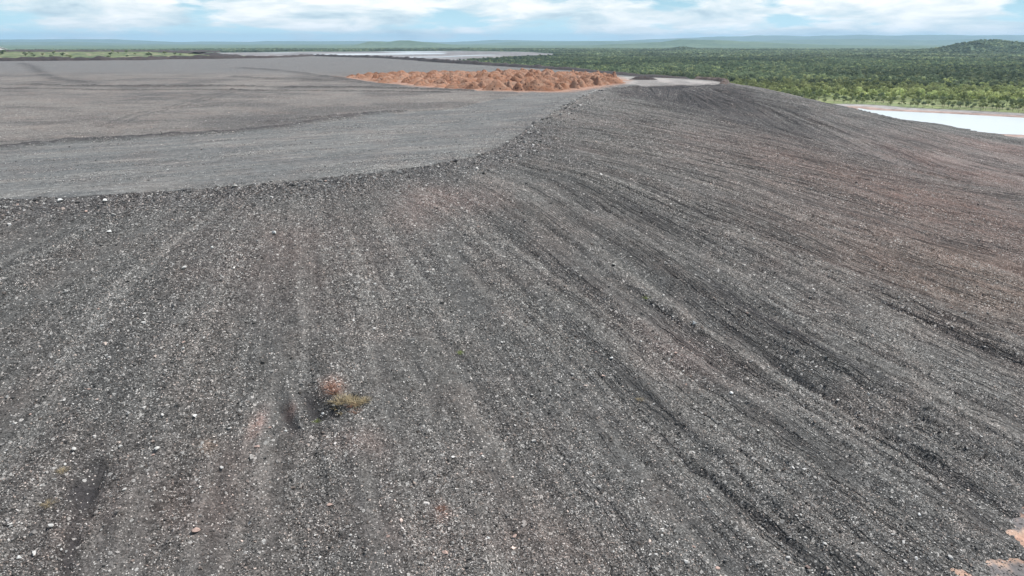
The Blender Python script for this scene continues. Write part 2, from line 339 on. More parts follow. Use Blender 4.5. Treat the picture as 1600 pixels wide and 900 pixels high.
def gravel_material():
    m = bpy.data.materials.new('waste_rock'); m.use_nodes = True; nt = m.node_tree; b = nt.nodes['Principled BSDF']
    tone = N(nt, 'ShaderNodeAttribute', attribute_name='tone').outputs['Color']
    fa = N(nt, 'ShaderNodeAttribute', attribute_name='fall')
    sx = N(nt, 'ShaderNodeSeparateXYZ'); L(nt, fa.outputs['Vector'], sx.inputs[0]); st = sx.outputs[2]   # stoniness
    pos = N(nt, 'ShaderNodeNewGeometry').outputs['Position']
    fl = N(nt, 'ShaderNodeCombineXYZ'); L(nt, sx.outputs[0], fl.inputs[0]); L(nt, sx.outputs[1], fl.inputs[1])
    def cells(scale, cut, seed):
        v = N(nt, 'ShaderNodeTexVoronoi', feature='F1', i_Scale=scale); L(nt, vmul(nt, pos, (1, 1, 1), (seed, seed*2, 0)), v.inputs['Vector'])
        s = N(nt, 'ShaderNodeSeparateColor'); L(nt, v.outputs['Color'], s.inputs[0]); return v, s.outputs[0], s.outputs[1]
    v1, r1, g1 = cells(6.6, 0, 1.3); v2, r2, g2 = cells(2.3, 0, 7.7)
    tone1 = ramp(nt, r1, [(0, (.30,)*3), (.35, (.70,)*3), (.72, (1.1,)*3), (1, (1.75,)*3)])
    c = mixc(nt, mth(nt, 'MULTIPLY_ADD', st, 2.2, .22, clamp=True), tone, mixc(nt, 1., tone, tone1, 'MULTIPLY'))
    # pale stone faces: share grows with stoniness
    thr = mth(nt, 'MULTIPLY_ADD', st, -.33, .985)
    pale = mth(nt, 'GREATER_THAN', g1, thr)
    inner = mth(nt, 'LESS_THAN', v1.outputs['Distance'], .46)
    pale = mth(nt, 'MULTIPLY', pale, inner)
    pc = ramp(nt, g2, [(0, (.25, .245, .23)), (.5, (.44, .43, .41)), (.8, (.42, .365, .33)), (1, (.70, .69, .665))])
    c = mixc(nt, pale, c, pc)
    thr2 = mth(nt, 'MULTIPLY_ADD', st, -.10, .992)
    big = mth(nt, 'MULTIPLY', mth(nt, 'GREATER_THAN', g2, thr2), mth(nt, 'LESS_THAN', v2.outputs['Distance'], .42))
    c = mixc(nt, big, c, (.36, .35, .335))
    # cloudiness at 1-6 m and streaks down the fall line
    n1 = noise(nt, pos, .9, 5, .65); c = mixc(nt, 1., c, ramp(nt, n1, [(.3, (.62,)*3), (.5, (.98,)*3), (.72, (1.3,)*3)]), 'MULTIPLY')
    n2 = noise(nt, vmul(nt, fl.outputs[0], (.7, .045, 1)), 1., 6, .66); c = mixc(nt, 1., c, ramp(nt, n2, [(.3, (.76,)*3), (.5, (.98,)*3), (.7, (1.2,)*3)]), 'MULTIPLY')
    n3 = noise(nt, vmul(nt, pos, (1, 1, 1), (40, 3, 0)), .12, 3, .6)
    c = mixc(nt, ramp(nt, n3, [(.45, (0,)*3), (.68, (.35,)*3)]), c, mixc(nt, 1., c, (1.14, .96, .90), 'MULTIPLY'))
    px_ = N(nt, 'ShaderNodeSeparateXYZ'); L(nt, pos, px_.inputs[0])
    right = mth(nt, 'MULTIPLY_ADD', px_.outputs[0], .03, .35, clamp=True)
    onslope = mth(nt, 'MULTIPLY_ADD', px_.outputs[2], -.4, 10.9, clamp=True)
    rl = None
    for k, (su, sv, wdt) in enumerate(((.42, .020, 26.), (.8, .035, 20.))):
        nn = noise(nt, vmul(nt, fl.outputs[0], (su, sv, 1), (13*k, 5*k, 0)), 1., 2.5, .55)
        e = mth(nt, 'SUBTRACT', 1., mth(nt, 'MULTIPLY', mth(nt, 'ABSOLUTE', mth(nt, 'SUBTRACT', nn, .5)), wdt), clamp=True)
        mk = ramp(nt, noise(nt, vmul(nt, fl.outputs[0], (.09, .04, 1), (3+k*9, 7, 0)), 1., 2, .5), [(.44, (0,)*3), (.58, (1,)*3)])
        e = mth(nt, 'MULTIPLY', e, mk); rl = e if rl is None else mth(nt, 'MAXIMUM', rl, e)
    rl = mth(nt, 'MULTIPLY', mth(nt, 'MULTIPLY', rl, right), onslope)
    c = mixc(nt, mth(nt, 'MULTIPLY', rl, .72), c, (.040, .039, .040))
    L(nt, c, b.inputs['Base Color']); b.inputs['Roughness'].default_value = .93; b.inputs['Specular IOR Level'].default_value = .25
    h1 = mth(nt, 'MULTIPLY', mth(nt, 'SUBTRACT', 1., v1.outputs['Distance']), r1)
    h2 = mth(nt, 'MULTIPLY', mth(nt, 'SUBTRACT', 1., v2.outputs['Distance']), r2)
    stf = mth(nt, 'MULTIPLY_ADD', st, .8, .2, clamp=True)
    h = mth(nt, 'MULTIPLY', mth(nt, 'ADD', mth(nt, 'MULTIPLY', h1, .12), mth(nt, 'MULTIPLY', h2, .20)), stf)
    h = mth(nt, 'ADD', h, mth(nt, 'MULTIPLY', noise(nt, pos, 2.5, 6, .7), .22))
    h = mth(nt, 'ADD', h, mth(nt, 'MULTIPLY', noise(nt, vmul(nt, fl.outputs[0], (2.2, .16, 1)), 1., 4, .6), .22))
    h = mth(nt, 'SUBTRACT', h, mth(nt, 'MULTIPLY', rl, .30))
    bp = N(nt, 'ShaderNodeBump', i_Strength=1., i_Distance=1.); L(nt, h, bp.inputs['Height']); L(nt, bp.outputs[0], b.inputs['Normal'])
    return m
M_dump = gravel_material()
FALL = np.stack([C, np.where(D > 0, D, X*.85+.53*Y), stony], -1).reshape(-1, 3)[used]
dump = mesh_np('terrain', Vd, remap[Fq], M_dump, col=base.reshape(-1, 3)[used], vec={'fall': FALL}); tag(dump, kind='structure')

def zat(x, y):
    """height of the built dump surface"""
    x = np.asarray(x, float); y = np.asarray(y, float)
    i = np.clip(np.searchsorted(xs, x)-1, 0, len(xs)-2); j = np.clip(np.searchsorted(ys, y)-1, 0, len(ys)-2)
    tx = (x-xs[i])/(xs[i+1]-xs[i]); ty = (y-ys[j])/(ys[j+1]-ys[j])
    return (Z[j, i]*(1-tx)+Z[j, i+1]*tx)*(1-ty)+(Z[j+1, i]*(1-tx)+Z[j+1, i+1]*tx)*ty
def grid_at(A, x, y):
    i = np.clip(np.searchsorted(xs, x)-1, 0, len(xs)-2); j = np.clip(np.searchsorted(ys, y)-1, 0, len(ys)-2); return A[j, i]
def hit(px, py):
    """where the sight line of a photograph pixel meets the built surface"""
    u = 450-py; r = px-800
    dv = np.array([r, FPX*math.cos(PITCH)+u*math.sin(PITCH), u*math.cos(PITCH)-FPX*math.sin(PITCH)]); dv /= np.linalg.norm(dv)
    t = np.arange(50, 900, .15); q = t[:, None]*dv
    i = np.argmax(CAMZ+q[:, 2] < np.maximum(zat(q[:, 0], q[:, 1]), 0)); return float(q[i, 0]), float(q[i, 1])

# ------------------------------------------------------------------ the natural ground: one sheet out to the horizon, with hills
def azh(r, keys):
    """skyline keys (pixel x, pixel y) -> height at distance r, as function of azimuth tangent"""
    return [( (k[0]-800)/1190., CAMZ+r*(65-k[1])/1208.) for k in keys]
ridges = [ # distance, half depth, skyline keys
    (23000, 3000, [(-300, 60), (0, 62), (100, 61.3), (180, 61.4), (220, 63), (290, 66), (320, 64.8), (400, 65.5), (420, 64), (500, 64.5), (560, 64), (620, 65), (700, 66), (745, 64), (770, 62.6), (800, 62.8), (860, 64), (960, 64), (1010, 61.5), (1060, 60), (1120, 57.5), (1180, 56), (1225, 56), (1250, 57.2), (1290, 55.8), (1340, 55.4), (1380, 56.4), (1450, 55), (1500, 55.8), (1560, 54.6), (1600, 55), (1900, 54)]),
    (15500, 1500, [(-300, 66), (0, 66), (120, 65), (200, 68), (640, 72), (760, 68), (800, 65), (880, 65.5), (930, 64.5), (1000, 65), (1100, 66), (1250, 62), (1330, 61), (1440, 63), (1520, 61.5), (1600, 63), (1900, 62)]),
    (8600, 800, [(-300, 76), (0, 72), (50, 70.8), (110, 71.5), (160, 73), (300, 76), (400, 72.5), (440, 72), (480, 74), (540, 73), (560, 69.5), (578, 65.5), (596, 65), (606, 66), (622, 63.5), (642, 63.2), (662, 65.5), (700, 69), (740, 73), (900, 73), (950, 69), (1030, 66), (1060, 61.5), (1110, 62.5), (1200, 67), (1350, 72), (1900, 74)]),
    (4600, 420, [(-300, 90), (880, 90), (1020, 84), (1050, 76), (1065, 74.5), (1085, 77), (1120, 84), (1230, 86), (1330, 84), (1900, 84)]),
    (3300, 420, [(-300, 100), (1250, 98), (1330, 88), (1400, 80.5), (1445, 78.5), (1470, 74), (1490, 69), (1520, 65.5), (1545, 65), (1575, 67.5), (1600, 70), (1650, 73), (1720, 80), (1900, 88)]),
]
def ground_z(X, Y):
    R = np.hypot(X, Y); T = np.where(Y > 1, X/np.maximum(Y, 1), np.where(X > 0, 2, -2)); z = np.zeros(X.shape)
    for k, (r, hw, keys) in enumerate(ridges):
        kk = azh(r, keys); hgt = np.interp(T, [a for a, b in kk], [b for a, b in kk])*(Y > 0)
        yy = Y*np.sqrt(1+.0*T)
        wob = (fbm(T*14, X*0+k, 300+k, 3)-.5)*hw*.8
        q = (np.abs(Y*1.0-r+wob)/hw)
        bump = np.where(q < 1, (np.cos(q.clip(0, 1)*np.pi)*.5+.5), 0)
        far_side = (Y > r-wob) & (k == 0)
        bump = np.where(far_side, 1, bump)
        z = np.maximum(z, hgt.clip(0)*bump*(.93+.14*fbm(T*60, R/600, 310+k, 3)))
    z += (fbm(X/260, Y/260, 320, 3)-.5)*7*ss(R, 1100, 2200)
    return z
rr = axis([(8, 60, 12, 6), (60, 140, .55, .9), (140, 1500, 1.2, 14), (1500, 26000, 15, 230), (26000, 34000, 900, 2500)])
an = np.concatenate([np.linspace(-180, -48, 40)[:-1], np.linspace(-48, 48, 900), np.linspace(48, 180, 40)[1:]])*math.pi/180
RR, AA = np.meshgrid(rr, an, indexing='ij'); GX = RR*np.sin(AA); GY = RR*np.cos(AA)
GZ = ground_z(GX, GY)
gd, gc, gw = dump_field(GX, GY); gdd = gd-gw                # distance outside the toe
POND = [pix(*q, 0) for q in [(1360, 171.5), (1480, 177), (1600, 183.5), (1660, 187)]] + [(400, 470), (330, 440), (296, 420), (270, 430), (262, 470), (262, 560), (276, 600)]
PDD = polydist(GX, GY, POND+POND[:1]); PIN = inside(GX, GY, POND); PDs = np.where(PIN, -PDD, PDD)
FLAT = [pix(*q, 0) for q in [(290, 83), (420, 81.5), (560, 80.6), (720, 79.6), (830, 81.5), (872, 84.5), (905, 85.5), (860, 89), (800, 92.6), (730, 97), (640, 101), (420, 103), (300, 96)]]
FIN = inside(GX, GY, FLAT)
GZ = np.where(FIN, 0, GZ)
GZ = np.where(PDs < 4, -.5+(PDs+4).clip(0, 8)/8*.5*(PDs > -4), GZ); GZ = np.where(PDs < -4, -.6, GZ)
gcol = np.full(GX.shape+(3,), 0.)+np.array([.125, .165, .10])
gcol = lerp(gcol, (.10, .14, .085), ss(fbm(GX/330, GY/330, 330, 3), .45, .6))
grass = np.exp(-(PDs.clip(0)/380)**2)*(GX > 100)*ss(GY, 420, 470)
gcol = lerp(gcol, (.22, .25, .115), np.clip(grass*1.25, 0, .92)*(.55+.6*fbm(GX/14, GY/30, 331, 3)).clip(0, 1))
gcol = lerp(gcol, (.30, .27, .19), np.exp(-((PDs-78)/4)**2)*.7*(PDs > 0)*(GX > 200))         # track round the pond
gcol = lerp(gcol, (.30, .285, .28), (1-ss(PDs, 33, 38))*(PDs > 0))
gcol = lerp(gcol, (.34, .255, .225), (1-ss(PDs, 14, 17))*ss(PDs, -4, 0))
gcol = lerp(gcol, (.16, .155, .16), np.exp(-((PDs-37)/3.)**2)*.8)
toe = (1-ss(gdd, 22, 60))*(PDs > 20)
gt = lerp(np.full(GX.shape+(3,), 0.)+np.array([.40, .255, .195]), (.15, .14, .14), ss(fbm(GX/4.5, GY/3.2, 332, 4), .46, .56))  # dark shadow on the toe ground painted in as noisy grey patches
gt = lerp(gt, (.45, .32, .25), ss(fbm(GX/2.2, GY/1.5, 333, 3), .55, .7))
gcol = lerp(gcol, gt, toe)
gcol = lerp(gcol, (.235, .222, .22), FIN*1.)
gcol = lerp(gcol, (.16, .15, .15), FIN*ss(fbm(GX/200, GY/200, 334, 3), .5, .6)*.7)
ng, na = GX.shape; gi = np.arange(ng*na).reshape(ng, na)
FG = np.stack([gi[:-1, :-1], gi[:-1, 1:], gi[1:, 1:], gi[1:, :-1]], -1).reshape(-1, 4)[:, ::-1]
# close the middle
Vg = np.stack([GX, GY, GZ], -1).reshape(-1, 3)
def ground_material():
    m = bpy.data.materials.new('ground'); m.use_nodes = True; nt = m.node_tree; b = nt.nodes['Principled BSDF']
    tone = N(nt, 'ShaderNodeAttribute', attribute_name='tone').outputs['Color']
    pos = N(nt, 'ShaderNodeNewGeometry').outputs['Position']
    n1 = noise(nt, pos, .012, 6, .7); c = mixc(nt, 1., tone, ramp(nt, n1, [(.3, (.7,)*3), (.5, (1,)*3), (.7, (1.3,)*3)]), 'MULTIPLY')
    n2 = noise(nt, pos, .12, 5, .7); c = mixc(nt, 1., c, ramp(nt, n2, [(.35, (.6,)*3), (.5, (1,)*3), (.65, (1.35,)*3)]), 'MULTIPLY')
    n3 = noise(nt, pos, 1.6, 5, .7); c = mixc(nt, 1., c, ramp(nt, n3, [(.35, (.8,)*3), (.65, (1.15,)*3)]), 'MULTIPLY')
    L(nt, c, b.inputs['Base Color']); b.inputs['Roughness'].default_value = 1; b.inputs['Specular IOR Level'].default_value = .1
    h = mth(nt, 'ADD', mth(nt, 'MULTIPLY', n3, .12), mth(nt, 'MULTIPLY', n2, 1.2))
    bp = N(nt, 'ShaderNodeBump', i_Strength=.8, i_Distance=1.); L(nt, h, bp.inputs['Height']); L(nt, bp.outputs[0], b.inputs['Normal'])
    return m
M_ground = ground_material()
ground = mesh_np('ground', Vg, FG, M_ground, col=gcol.reshape(-1, 3)); tag(ground, kind='structure')
def gz(x, y): return ground_z(np.asarray(x, float), np.asarray(y, float))

def plain(name, colr, rough=.9, spec=.3, nscale=None, namp=.3, bump=0., bscale=None):
    m = bpy.data.materials.new(name); m.use_nodes = True; nt = m.node_tree; b = nt.nodes['Principled BSDF']
    b.inputs['Roughness'].default_value = rough; b.inputs['Specular IOR Level'].default_value = spec
    if nscale:
        pos = N(nt, 'ShaderNodeNewGeometry').outputs['Position']; n = noise(nt, pos, nscale, 5, .65)
        c = mixc(nt, 1., colr, ramp(nt, n, [(.3, (1-namp,)*3), (.7, (1+namp,)*3)]), 'MULTIPLY'); L(nt, c, b.inputs['Base Color'])
        if bump:
            bp = N(nt, 'ShaderNodeBump', i_Strength=1., i_Distance=bump); L(nt, noise(nt, pos, bscale or nscale*2, 6, .7), bp.inputs['Height']); L(nt, bp.outputs[0], b.inputs['Normal'])
    else: b.inputs['Base Color'].default_value = (*colr, 1)
    return m
# ---- pond and tailings water
def sheet(name, poly, z, mat, kind='structure'):
    me = bpy.data.meshes.new(name); me.from_pydata([(x, y, z) for x, y in poly], [], [list(range(len(poly)))]); me.materials.append(mat)
    o = bpy.data.objects.new(name, me); COL.objects.link(o)
    me.update()
    if me.polygons[0].normal.z < 0: me.flip_normals()
    return tag(o, kind=kind)
M_pond = plain('milky_water', (.50, .545, .56), .30, .4, .02, .03)
sheet('water', POND, -.22, M_pond)
M_tail = plain('tailings_water', (.46, .48, .50), .25, .5, .01, .05)
strips = [[(480, 84.6), (520, 83.9), (560, 83.6), (600, 83.3), (640, 82.2), (700, 83), (690, 84.8), (600, 85.8), (560, 86.3), (500, 86)],
          [(590, 80.8), (640, 80.3), (690, 80.6), (700, 81.6), (640, 82.0), (600, 81.4)],
          [(584, 89.6), (640, 88.9), (690, 88.6), (720, 86.9), (765, 85.6), (790, 86), (720, 88.2), (690, 89.8), (620, 90.3)],
          [(400, 82.6), (450, 82), (470, 82.6), (430, 83.2)]]
for s in strips: sheet('water', [pix(*q, 0) for q in s], .35, M_tail)

# ------------------------------------------------------------------ haze
def haze():
    me = bpy.data.meshes.new('haze'); a = 36000
    v = [(x, y, z) for z in (-8, 330) for y in (-a, a) for x in (-a, a)]
    me.from_pydata(v, [], [(0, 2, 3, 1), (4, 5, 7, 6), (0, 1, 5, 4), (2, 6, 7, 3), (0, 4, 6, 2), (1, 3, 7, 5)])
    m = bpy.data.materials.new('haze'); m.use_nodes = True; nt = m.node_tree; nt.nodes.remove(nt.nodes['Principled BSDF'])
    pv = N(nt, 'ShaderNodeVolumePrincipled'); pv.inputs['Color'].default_value = (.50, .76, 1.0, 1); pv.inputs['Density'].default_value = 4.6e-5
    pv.inputs['Anisotropy'].default_value = 0.1
    L(nt, pv.outputs[0], nt.nodes['Material Output'].inputs['Volume'])
    me.materials.append(m); o = bpy.data.objects.new('haze', me); COL.objects.link(o); tag(o, kind='stuff', label='pale blue haze over the far plain', cat='haze')
haze()

# ------------------------------------------------------------------ stones
def stone_mat(name='loose_stone'):
    m = bpy.data.materials.new(name); m.use_nodes = True; nt = m.node_tree; b = nt.nodes['Principled BSDF']
    tone = N(nt, 'ShaderNodeAttribute', attribute_name='tone').outputs['Color']
    pos = N(nt, 'ShaderNodeNewGeometry').outputs['Position']; n = noise(nt, pos, 5., 5, .7)
    L(nt, mixc(nt, 1., tone, ramp(nt, n, [(.3, (.7,)*3), (.7, (1.2,)*3)]), 'MULTIPLY'), b.inputs['Base Color'])
    b.inputs['Roughness'].default_value = .85; b.inputs['Specular IOR Level'].default_value = .3
    bp = N(nt, 'ShaderNodeBump', i_Strength=.6, i_Distance=.06); L(nt, noise(nt, pos, 9, 5, .7), bp.inputs['Height']); L(nt, bp.outputs[0], b.inputs['Normal'])
    return m
M_stone = stone_mat()
cubeV = np.array([(-1, -1, -1), (1, -1, -1), (1, 1, -1), (-1, 1, -1), (-1, -1, 1), (1, -1, 1), (1, 1, 1), (-1, 1, 1)], float)
cubeT = np.array([(0, 2, 1), (0, 3, 2), (4, 5, 6), (4, 6, 7), (0, 1, 5), (0, 5, 4), (1, 2, 6), (1, 6, 5), (2, 3, 7), (2, 7, 6), (3, 0, 4), (3, 4, 7)])
def stone_tones(n, rng):
    t = rng.random(n); g = .06+.24*rng.random(n)**1.6+.30*(rng.random(n) < .13)
    c = np.stack([g, g*.985, g*.965], -1); br = rng.random(n) < .16
    c[br] = g[br, None]*np.array([1.12, .95, .86]); return c
def gravel(n):
    """fist to head sized loose rock over all the slopes and the stony parts of the top: past counting"""
    rng = np.random.default_rng(5)
    # even coverage as seen from the spot the photo was taken from, thinned by stoniness
    xx = []; yy = []
    while sum(map(len, xx)) < n:
        m = n
        r = 52*np.exp(rng.random(m)*math.log(330/52)); a = (rng.random(m)*2-1)*math.radians(44)
        x = r*np.sin(a); y = r*np.cos(a); ok = (y > 30) & (x < 300)
        x, y = x[ok], y[ok]; st = grid_at(stony, x, y); dd = grid_at(D, x, y); ww = grid_at(Wd, x, y)
        k = (rng.random(len(x)) < (st*.9+.04)) & (rng.random(len(x)) < np.exp(-(dd-ww-.5).clip(0)/2.2)) & (dd < ww+14)
        xx.append(x[k]); yy.append(y[k])
    x = np.concatenate(xx)[:n]; y = np.concatenate(yy)[:n]; z = np.maximum(zat(x, y), 0)
    rdist = np.hypot(x, y); dd = grid_at(D, x, y)
    s = (.028+.056*rng.random(n)**2.5+.12*(rng.random(n) < .02)*rng.random(n))*(.72+.28*np.sqrt(rdist/60))
    s *= np.where((dd > 0) & (dd < 9), 1.45, 1.); s *= np.where(dd < 0, .8, 1)
    V = cubeV[None]*(.55+.45*rng.random((n, 8, 1)))+(rng.random((n, 8, 3))-.5)*.55
    sc = np.stack([1+.5*rng.random(n), .75+.4*rng.random(n), .5+.35*rng.random(n)], -1)*s[:, None]
    V = V*sc[:, None]
    ph = rng.random(n)*6.283; ti = (rng.random(n)-.5)*1.2
    c_, s_ = np.cos(ti)[:, None], np.sin(ti)[:, None]
    V = np.stack([V[..., 0]*c_-V[..., 2]*s_, V[..., 1], V[..., 0]*s_+V[..., 2]*c_], -1)
    c_, s_ = np.cos(ph)[:, None], np.sin(ph)[:, None]
    V = np.stack([V[..., 0]*c_-V[..., 1]*s_, V[..., 0]*s_+V[..., 1]*c_, V[..., 2]], -1)
    V += np.stack([x, y, z+s*.22], -1)[:, None]
    F = cubeT[None]+np.arange(n)[:, None, None]*8
    loc = grid_at(base, x, y); loc = .42+.58*(loc/.11).clip(0, 2.2)
    colr = np.repeat((stone_tones(n, rng)*loc).clip(0, .75), 8, 0)
    o = mesh_np('gravel', V.reshape(-1, 3), F.reshape(-1, 3), M_stone, smooth=False, col=colr)
    tag(o, 'loose grey gravel and broken rock strewn over the dark slopes', 'gravel', kind='stuff')
gravel(280000)

ico = None
def ico_verts(sub=2):
    import bmesh
    bm = bmesh.new(); bmesh.ops.create_icosphere(bm, subdivisions=sub, radius=1)
    v = np.array([q.co[:] for q in bm.verts]); f = np.array([[w.index for w in q.verts] for q in bm.faces]); bm.free(); return v, f
icoV, icoF = ico_verts(2)
def rock_mesh(name, seed, colr, sq=(1, .8, .6), cuts=9):
    """an angular block: a ball planed off by random flats"""
    rng = np.random.default_rng(seed); v = icoV.copy()
    for i in range(cuts):
        nrm = rng.normal(size=3); nrm /= np.linalg.norm(nrm); k = .34+.36*rng.random()
        e = v@nrm; v -= np.clip(e-k, 0, None)[:, None]*nrm
    v *= 1+.06*(rng.random((len(v), 1))-.5); v *= np.array(sq)
    o = mesh_np(name, v, icoF, M_stone, smooth=False, col=np.tile(np.array(colr), (len(v), 1)), link=False); return o.data
cols = {'pale': (.50, .49, .47), 'grey': (.24, .238, .232), 'pink': (.40, .29, .25), 'white': (.70, .70, .68), 'dark': (.09, .088, .09), 'brown': (.25, .18, .14)}
RM = {k: [rock_mesh('rock', 100*i+j, c, (1.1, .66+.1*j, .42+.1*j)) for j in range(3)] for i, (k, c) in enumerate(cols.items())}
def put_rock(x, y, s, kind, label, group=None, name='boulder', cat='boulder', rnd=random):
    s *= 1.15
    o = bpy.data.objects.new(name, rnd.choice(RM[kind])); COL.objects.link(o)
    o.location = (x, y, float(zat(x, y))+s*.28); o.scale = (s, s, s)
    o.rotation_euler = (rnd.uniform(-.3, .3), rnd.uniform(-.3, .3), rnd.uniform(0, 6.28))
    return tag(o, label, cat, group)
named = [
 (1085, 507, .42, 'white', 'largest chalk-white square block alone on the right-hand slope below the bright gravel patch'),
 (428, 364, .34, 'white', 'bright white block in the upper left slope, a short way below the crest'),
 (424, 360, .24, 'pale', 'smaller pale stone touching the upper left side of the bright white block'),
 (960, 415, .34, 'pale', 'flat pale slab high on the slope to the right of the nose'),
 (985, 402, .22, 'pale', 'little pale stone just right of the flat pale slab on the slope'),
 (307, 830, .34, 'pink', 'pinkish beige rounded boulder at the lower left of the slope'),
 (805, 838, .26, 'pink', 'small pinkish stone near the bottom centre of the slope'),
 (763, 842, .20, 'white', 'small white stone left of the pinkish one at bottom centre'),
 (1000, 534, .24, 'pale', 'pale stone on the streaked slope left of and below the white square block'),
 (955, 562, .24, 'white', 'white chip at the head of the dark erosion rills'),
 (1143, 616, .24, 'white', 'white stone lying between two rills at centre right'),
 (1067, 582, .2, 'pale', 'pale stone above the long dark rill at centre'),
 (1055, 553, .25, 'pink', 'pink stone below the white square block'),
 (80, 822, .30, 'pale', 'oval pale boulder nearest the left edge of the photograph'),
 (54, 867, .28, 'pale', 'pale boulder at the lower left corner, left of the elongated slab'),
 (30, 873, .24, 'white', 'white boulder closest to the bottom left corner'),
 (117, 702, .26, 'pale', 'pale upright stone at the left above the dark streak'),
 (188, 699, .24, 'pale', 'pale wedge of rock right of the upright stone at left'),
 (152, 655, .24, 'pale', 'pale flat stone above and between the two left wedges'),
 (200, 648, .26, 'grey', 'grey rough stone right of the pale flat stone at left'),
 (305, 652, .26, 'white', 'white flat stone on the left slope, left of the pink pits'),
 (347, 733, .24, 'pale', 'pale pebble pair lead stone below the pink patch at left'),
 (358, 672, .22, 'pale', 'pale stone at the left rim of the pink pit'),
 (447, 674, .2, 'white', 'white stone on the floor of the dark pit'),
 (505, 647, .2, 'white', 'white stone between the dark pit and the dry shrub'),
 (612, 770, .22, 'pale', 'pale stone alone on the lower central slope'),
 (1072, 880, .26, 'pale', 'pale stone at the bottom edge right of centre'),
 (1437, 805, .26, 'white', 'white stone near the toe at lower right'),
 (1432, 873, .3, 'white', 'bright white stone at the bottom edge near the pink ground'),
 (1485, 873, .28, 'pale', 'pale stone nearest the pink ground at bottom right'),
 (1232, 873, .28, 'pale', 'pale stone at the bottom edge between centre and right corner'),
 (95, 315, .42, 'white', 'white block at the left end of the dark crest'),
 (165, 315, .38, 'white', 'white block on the dark crest, second from the left edge'),
 (232, 308, .34, 'pale', 'pale slab on the crest left of centre left'),
 (171, 363, .3, 'white', 'white chip a little below the crest at left'),
 (101, 458, .34, 'pale', 'pale boulder midway down the left slope'),
 (287, 420, .34, 'pale', 'pale boulder with a grey companion in the middle of the left slope'),
 (332, 387, .26, 'white', 'white chip left of the bright white block pair'),
 (15, 352, .32, 'pale', 'pale block at the left edge just under the crest'),
 (620, 300, .34, 'grey', 'grey block just under the crest near the nose'),
 (548, 838, .2, 'pale', 'pale stone at the bottom left of centre'),
 (240, 712, .22, 'pink', 'pink stone right of the pale wedge at left'),
]
for px, py, s, k, lab in named:
    x, y = hit(px, py); put_rock(x, y, s*1.12, k, lab)
# the rest of the countable blocks, each an object of its own
rng = np.random.default_rng(21); n = 0; taken = []
kinds = [('pale', 'middling pale angular boulder lying loose on the dark stony slope'), ('grey', 'middling mid-grey angular boulder lying loose on the dark stony slope'), ('pink', 'middling pink-brown angular boulder lying loose on the dark stony slope')]
while n < 165:
    px, py = rng.random()*1600, 270+rng.random()*630
    x, y = hit(px, py); dd = float(grid_at(D, np.array(x), np.array(y)))
    if dd < 1 or dd > grid_at(Wd, x, y)-3: continue
    if rng.random() > grid_at(stony, x, y)+.2: continue
    k = 0 if rng.random() < .5 else (1 if rng.random() < .6 else 2)
    put_rock(x, y, .13+.14*rng.random()**2+.0004*math.hypot(x, y), kinds[k][0], kinds[k][1], 'loose '+kinds[k][0]+' boulders on the slope', rnd=random.Random(n)); n += 1
n = 0
while n < 90:                                                    # coarse blocks pushed over the crest
    q = CR[rng.integers(0, len(CR))]; 
    if not (-100 < q[0] < 45 and 100 < q[1] < 380): continue
    x = q[0]+rng.normal()*2.5; y = q[1]+rng.normal()*2.5
    dd = float(grid_at(D, np.array(x), np.array(y)))
    if dd < -1 or dd > 6: continue
    k = ['pale', 'grey', 'dark'][rng.integers(0, 3)]
    put_rock(x, y, .22+.3*rng.random()**2+.0007*y, k, f'{ {"pale":"pale","grey":"mid-grey","dark":"blackish"}[k]} angular block sitting on the rough crest of the dump', f'{k} blocks along the crest', rnd=random.Random(n+999)); n += 1

# ------------------------------------------------------------------ red soil mounds, tipped side by side
def mound_mat(name, c1, c2):
    m = bpy.data.materials.new(name); m.use_nodes = True; nt = m.node_tree; b = nt.nodes['Principled BSDF']
    pos = N(nt, 'ShaderNodeNewGeometry').outputs['Position']
    info = N(nt, 'ShaderNodeObjectInfo').outputs['Random']
    c = mixc(nt, ramp(nt, noise(nt, pos, .25, 5, .65), [(.35, (0,)*3), (.65, (1,)*3)]), c1, c2)
    c = mixc(nt, 1., c, ramp(nt, info, [(0, (.78, .72, .70)), (.5, (1, .98, .97)), (1, (1.16, 1.18, 1.22))]), 'MULTIPLY')
    v = N(nt, 'ShaderNodeTexVoronoi', i_Scale=1.1); L(nt, pos, v.inputs['Vector']); s = N(nt, 'ShaderNodeSeparateColor'); L(nt, v.outputs['Color'], s.inputs[0])
    dk = mth(nt, 'MULTIPLY', mth(nt, 'GREATER_THAN', s.outputs[0], .90), mth(nt, 'LESS_THAN', v.outputs['Distance'], .5))
    c = mixc(nt, dk, c, (.10, .05, .04))
    c = mixc(nt, 1., c, ramp(nt, noise(nt, pos, 2.2, 5, .7), [(.3, (.75,)*3), (.7, (1.2,)*3)]), 'MULTIPLY')
    L(nt, c, b.inputs['Base Color']); b.inputs['Roughness'].default_value = 1; b.inputs['Specular IOR Level'].default_value = .1
    bp = N(nt, 'ShaderNodeBump', i_Strength=1., i_Distance=.9); L(nt, noise(nt, pos, 1.4, 6, .7), bp.inputs['Height']); L(nt, bp.outputs[0], b.inputs['Normal'])
    return m
M_red = mound_mat('red_soil', (.33, .165, .10), (.34, .225, .165)); M_dark = mound_mat('dark_gravel', (.075, .07, .075), (.11, .105, .105))
